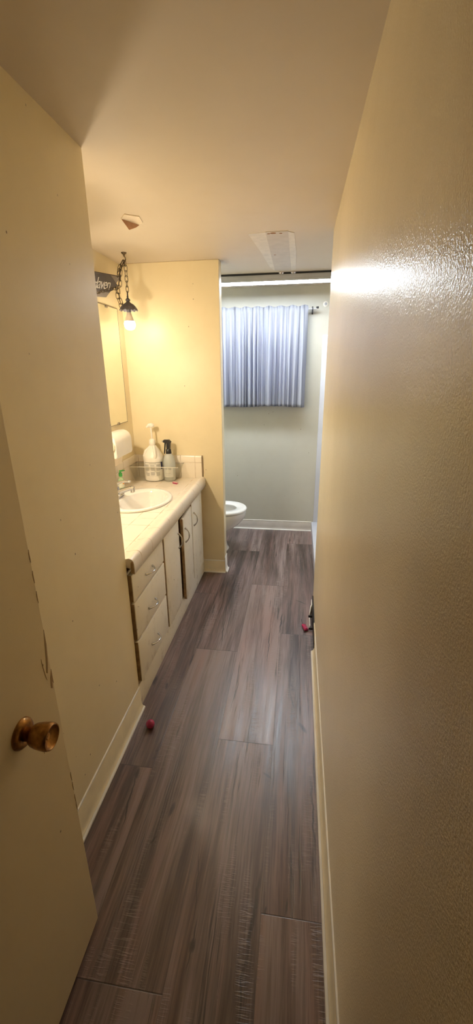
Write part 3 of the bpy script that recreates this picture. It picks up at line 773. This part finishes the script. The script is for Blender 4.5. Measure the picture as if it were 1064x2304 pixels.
links([(-1.162, LY - .035, 2.115), (-1.158, LY - .03, 2.06), (-1.146, LY - .02, 2.01), (-1.140, LY - .015, 1.992)])
links([(-1.150, LY - .035, 2.110), (-1.146, LY - .03, 2.06), (-1.134, LY - .02, 2.015), (-1.134, LY - .015, 1.995)], ph=1)
links([(-1.160, LY - .04, 2.108), (-1.180, 2.72, 2.090), (-1.195, 2.64, 2.066), (-1.200, 2.58, 2.050), (-1.19, 2.45, 2.05), (-1.17, 2.25, 2.14), (-1.108, 2.045, H - .045)])
b = bm_(); path = [Vector((LX - .004, LY - .004, H - .05)), Vector((-1.130, LY - .022, 2.2)), Vector((-1.144, LY - .03, 2.13)), Vector((-1.156, LY - .032, 2.10))]
tube(b, path, .0028, 8); obj('cord', b, 'thread', t)
def scal(r, z, a, i):
    k = {4: .5, 5: 1., 6: 1.}.get(i, 0.); s = abs(math.sin(a * 6)); return r + .004 * k * s, z - .007 * k * s
sp = [(.007, 2.042), (.016, 2.030), (.034, 2.020), (.048, 2.006), (.054, 1.996), (.0575, 1.990), (.0555, 1.990), (.046, 2.003), (.030, 2.015), (.010, 2.022)]
obj('shade_cap', lathe(bm_(), sp, (LX, LY, 0), 72, wob=scal), 'shade_metal', t)
obj('finial', lathe(bm_(), [(.0, 2.092), (.003, 2.090), (.0035, 2.072), (.006, 2.066), (.0055, 2.058), (.012, 2.052), (.016, 2.046), (.013, 2.040), (.007, 2.036)], (LX, LY, 0), 24), 'shade_metal', t)
obj('socket', lathe(bm_(), [(.013, 2.02), (.0145, 2.01), (.0145, 1.975), (.012, 1.972)], (LX, LY, 0), 24), 'shade_metal', t)
obj('bulb_base', lathe(bm_(), [(.013, 1.974), (.0145, 1.970), (.0185, 1.955), (.026, 1.932), (.0305, 1.922)], (LX, LY, 0), 28, cap=False), simple('bulb_collar', (.80, .68, .55), .4), t)
obj('bulb_globe', lathe(bm_(), [(.0305, 1.922), (.0345, 1.914), (.036, 1.904), (.0345, 1.892), (.029, 1.880), (.019, 1.872), (.008, 1.869), (.0, 1.8685)], (LX, LY, 0), 32, cap=False), 'bulb', t)

t['label'] = 'lit bare bulb under scalloped metal cap hanging by chain before partition'
t['group'] = 'bulb pendants over the vanity'
t2 = t.copy(); COL.objects.link(t2); t2.location = (LX, 2.04, 1.60)
t2['label'] = 'second bare bulb pendant by the mirror, hidden behind the left wall corner'
for ch in list(t.children):
    if ch.name.split('.')[0] in ('chain', 'cord'): continue
    c = ch.copy(); COL.objects.link(c); c.parent = t2
    if ch.name.startswith('bulb_globe'): c.data = ch.data.copy(); c.data.materials[0] = M['bulb_b']
    if ch.name.startswith('ceiling_hook'): c.location.z += .26
tl = t; t = t2; links([(LX, 2.04, H - .044), (LX, 2.04, 1.805)]); t = tl

# ---------------------------------------------------------------- linear ceiling light over the toilet area
t = thing('linear_ceiling_light', 'long thin lit strip light across ceiling in front of window', 'ceiling light', (-.42, 3.62, H))
lx0, lx1 = -1.06, .24
obj('shadow_gap_strip', box(bm_(), (lx0, 3.583, H - .013), (lx1, 3.715, H - .0005), .001), 'black', t, smooth=False)  # black strip stands in for the shadow gap between ceiling and housing
obj('housing', box(bm_(), (lx0, 3.585, H - .048), (lx1, 3.715, H - .013), .002), 'housing', t)
obj('diffuser', box(bm_(), (lx0 + .01, 3.588, H - .0590), (lx1 - .01, 3.700, H - .050), .001), 'tube', t)
obj('front_lip', box(bm_(), (lx0, 3.583, H - .0580), (lx1, 3.5875, H - .040), .0005), 'housing', t)
obj('back_lip', box(bm_(), (lx0, 3.710, H - .0600), (lx1, 3.714, H - .040), .001), 'housing', t)
for x in (-.160, -.070):
    b = bm_(); lathe(b, [(.0, -.004), (.012, -.002), (.016, .004), (.010, .012), (.0, .014)], (x, 3.570, H - .012), 16, 1.3, 1, axis='z')
    obj('clip', b, 'shiny', t)

# ---------------------------------------------------------------- curtain and rod
t = thing('curtain_rod', 'thin rod with dark end bracket above the window', 'curtain rod', (-.45, 4.06, 2.115))
obj('rod', tube(bm_(), [(-1.10, 4.062, 2.112), (.135, 4.062, 2.112)], .0055, 12), 'window_frame', t)
obj('end_cap', tube(bm_(), [(.128, 4.062, 2.120), (.150, 4.062, 2.122)], .0085, 12), 'black', t)
b = bm_(); box(b, (.094, 4.050, 2.090), (.102, YB, 2.128), .002); box(b, (.092, 4.136, 2.075), (.104, YB, 2.14), .002)
obj('bracket', b, 'black', t)
b = bm_(); box(b, (-1.08, 4.050, 2.096), (-1.07, YB, 2.122), .002); obj('bracket', b, 'black', t)

nx, nz = 300, 34
cz = [2.140, 2.130, 2.122, 2.112, 2.102] + [2.102 - (2.102 - 1.280) * i / (nz - 5) for i in range(1, nz - 4)]
folds = []; xx = -1.04
rs = random.Random(11)
while xx < .06: w = rs.uniform(.020, .066); folds.append((xx, w, rs.uniform(.45, 1.))); xx += w
def cy(x, z):
    k = min(1., max(0., (2.10 - z) / .25)); bot = (2.10 - z) / .82
    y = 0.
    for x0_, w_, a_ in folds:
        if x0_ <= x < x0_ + w_: y = (math.sin((x - x0_) / w_ * PI)) ** 1.4 * a_
    return 4.058 + .010 - y * (.016 + .032 * k + .006 * max(0, bot)) + .003 * math.sin(x * 9 + z * 4) * k
b = bm_(); G = []
for z in cz:
    row = []
    kk = (2.10 - z) / .82
    for i in range(nx + 1):
        x = -1.04 + 1.10 * i / nx
        if z > 2.125: y = 4.056 - .006 * math.sin(x * 210) + .003 * math.sin(x * 91)
        elif z > 2.10: y = 4.0535 - .003 * math.sin(x * 210) * (1 if z > 2.115 else .3)
        else: y = cy(x, z)
        xo = x + .004 * math.sin(x * 40) * max(0, kk) - .010 * max(0, kk) * (x + .5)
        zo = z + (.006 * math.sin(x * 61) if z > 2.135 else 0) - (.005 * math.sin(x * 11 + 1) if z < 1.29 else 0)
        row.append(b.verts.new((xo, y, zo)))
    G.append(row)
for A, B in zip(G, G[1:]):
    for i in range(nx): b.faces.new((A[i], A[i + 1], B[i + 1], B[i]))
o = obj('curtain', b, 'curtain', ang=180)
tag(o, 'short white gathered curtain hanging over window, blue daylight behind', 'curtain')
so = o.modifiers.new('thickness', 'SOLIDIFY'); so.thickness = .0012
b = bm_()
rowz = [1.318, 1.3195]; GG = []
for z in rowz: GG.append([b.verts.new((-1.04 + 1.10 * i / nx + .004 * math.sin((-1.04 + 1.10 * i / nx) * 40) - .010 * (-.54 + 1.10 * i / nx), cy(-1.04 + 1.10 * i / nx, z) - .0016, z)) for i in range(nx + 1)])
for i in range(nx): b.faces.new((GG[0][i], GG[0][i + 1], GG[1][i + 1], GG[1][i]))
obj('hem_stitch', b, simple('hem_thread', (.62, .61, .62), .9), o)

# ---------------------------------------------------------------- toilet
TC = -.64; TY = 3.572
t = thing('toilet', 'white toilet with seat down and lid up half hidden by partition', 'toilet', (-.80, TY, 0))
def egg(a, L0, L1, Wd):          # a=0 is the front tip (+x)
    c, s = math.cos(a), math.sin(a); L = L1 if c > 0 else L0
    return L * c, Wd * s
def eggring(b, z, L0, L1, Wd, cx=TC, n=48): return [b.verts.new((cx + egg(2 * PI * i / n, L0, L1, Wd)[0], TY + egg(2 * PI * i / n, L0, L1, Wd)[1], z)) for i in range(n)]
def skin(b, R, caps=True):
    for A, B in zip(R, R[1:]):
        for i in range(len(A)): b.faces.new((A[i], A[(i + 1) % len(A)], B[(i + 1) % len(A)], B[i]))
    if caps: b.faces.new(R[0][::-1]); b.faces.new(R[-1])
b = bm_()
skin(b, [eggring(b, z, l0, l1, w_, cx) for z, l0, l1, w_, cx in
 ((0, .25, .085, .105, -.69), (.012, .255, .090, .110, -.69), (.02, .245, .080, .100, -.69), (.10, .235, .062, .088, -.69), (.17, .23, .055, .085, -.685), (.205, .22, .070, .095, -.67), (.235, .21, .110, .125, -.655), (.27, .21, .150, .152, -.648),
  (.31, .215, .180, .172, -.643), (.345, .22, .196, .182, TC), (.36, .22, .203, .187, TC), (.385, .22, .205, .188, TC), (.393, .218, .201, .185, TC), (.395, .17, .150, .125, TC), (.36, .16, .140, .115, TC), (.27, .12, .10, .08, TC), (.24, .05, .05, .04, TC))])
obj('bowl', b, 'white_gloss', t)
b = bm_()
R = [eggring(b, z, l0, l1, w_) for z, l0, l1, w_ in ((.400, .225, .207, .192), (.404, .228, .211, .196), (.416, .228, .211, .196), (.423, .222, .204, .189), (.4245, .20, .18, .165), (.422, .165, .13, .115), (.415, .150, .118, .103), (.404, .150, .118, .103), (.400, .16, .125, .11))]
skin(b, R + [R[0]], False)
st = obj('seat', b, 'white_gloss', t)
for yy in (-.10, .06): obj('seat_hinge', box(bm_(), (-.905, TY + yy, .396), (-.865, TY + yy + .04, .425), .005), 'white_plastic', st)
b = bm_(); n = 40
for xx_, k in ((-.925, 1.), (-.912, 1.)): pass
A = [b.verts.new((-.905 - .03 * (.5 + .5 * math.cos(a)), TY + .19 * math.sin(a), .62 + .2 * math.cos(a))) for a in [2 * PI * i / n for i in range(n)]]
B = [b.verts.new((v.co.x - .014, v.co.y, v.co.z)) for v in A]
b.faces.new(A); b.faces.new(B[::-1])
for i in range(n): b.faces.new((A[i], A[(i + 1) % n], B[(i + 1) % n], B[i]))
obj('lid', b, 'white_gloss', t)
b = bm_(); box(b, (-.93, TY - .12, .25), (-.80, TY + .12, .394), .02); box(b, (-1.155, TY - .20, .37), (-.955, TY + .20, .73), .02); box(b, (-1.05, TY - .1, .26), (-.9, TY + .1, .39), .02)
obj('tank', b, 'white_gloss', t)
obj('tank_lid', box(bm_(), (-1.163, TY - .21, .73), (-.945, TY + .21, .765), .01), 'white_gloss', t)

# ---------------------------------------------------------------- small things on the floor
b = bm_(); bmesh.ops.create_icosphere(b, subdivisions=4, radius=.0205)
for v in b.verts:
    d = v.co.normalized(); v.co *= 1 + .02 * math.sin(d.x * 9 + 1) * math.sin(d.y * 8) * math.sin(d.z * 10)
for v in b.verts: v.co += Vector((-.643, 1.472, .0200))
tag(obj('ball', b, 'pink'), 'small shiny red ball on floor near the left baseboard', 'ball')
t = thing('plastic_clip', 'small magenta plastic clip with dark thread on floor by right wall', 'clip', (.098, 2.372, 0))
b = bm_(); R_ = Matrix.Rotation(math.radians(12), 4, 'Z')
tube(b, [(.086, 2.40, .010), (.087, 2.395, .011), (.104, 2.345, .012), (.106, 2.34, .011)], [.006, .0105, .0115, .006], 14)
tube(b, [(.096, 2.405, .008), (.097, 2.40, .009), (.113, 2.35, .009), (.114, 2.345, .008)], [.005, .009, .009, .005], 14)
obj('clip_body', b, 'pink', t)
obj('thread', tube(bm_(), [(.091, 2.40, .006), (.084, 2.43, .002), (.079, 2.455, .002), (.078, 2.475, .003)], .0016, 6), 'thread', t)

# ---------------------------------------------------------------- daylight outside the window
w = bpy.data.worlds.new('sky'); bpy.context.scene.world = w; w.use_nodes = True
bg = w.node_tree.nodes['Background']; bg.inputs[0].default_value = (.35, .55, 1, 1); bg.inputs[1].default_value = .5
def area(name, loc, rot, sx, sy, col, e):
    l = bpy.data.lights.new(name, 'AREA'); l.shape = 'RECTANGLE'; l.size = sx; l.size_y = sy; l.color = col; l.energy = e
    o = bpy.data.objects.new(name, l); COL.objects.link(o); o.location = loc; o.rotation_euler = rot
    return o
area('daylight', (-.50, 4.75, 1.95), (math.radians(-82), 0, 0), 1.3, .9, (.24, .45, 1.), 8.)
# weak fill light added in the unseen hallway, no lamp known there
area('hall_fill', (-.3, -.95, H - .06), (0, 0, 0), .3, .3, (1., .78, .5), .05)

# ---------------------------------------------------------------- camera
cd = bpy.data.cameras.new('camera'); cam = bpy.data.objects.new('camera', cd); COL.objects.link(cam)
yaw, pit, rol = math.radians(8.325), math.radians(18.984), math.radians(-.619)
fw = Vector((-math.sin(yaw) * math.cos(pit), math.cos(yaw) * math.cos(pit), -math.sin(pit)))
r = Vector((math.cos(yaw), math.sin(yaw), 0)); u = r.cross(fw)
r2 = r * math.cos(rol) + u * math.sin(rol); u2 = -r * math.sin(rol) + u * math.cos(rol)
mw = Matrix((r2, u2, -fw)).transposed().to_4x4(); mw.translation = Vector((0, 0, 1.62)); cam.matrix_world = mw
cd.sensor_fit = 'VERTICAL'; cd.sensor_height = 36.; cd.lens = 934.35 / 2304 * 36.; cd.clip_start = .01
sc = bpy.context.scene; sc.camera = cam
sc.view_settings.view_transform = 'Standard'; sc.view_settings.look = 'None'; sc.view_settings.gamma = 1; sc.view_settings.use_curve_mapping = False
sc.view_settings.exposure = .16
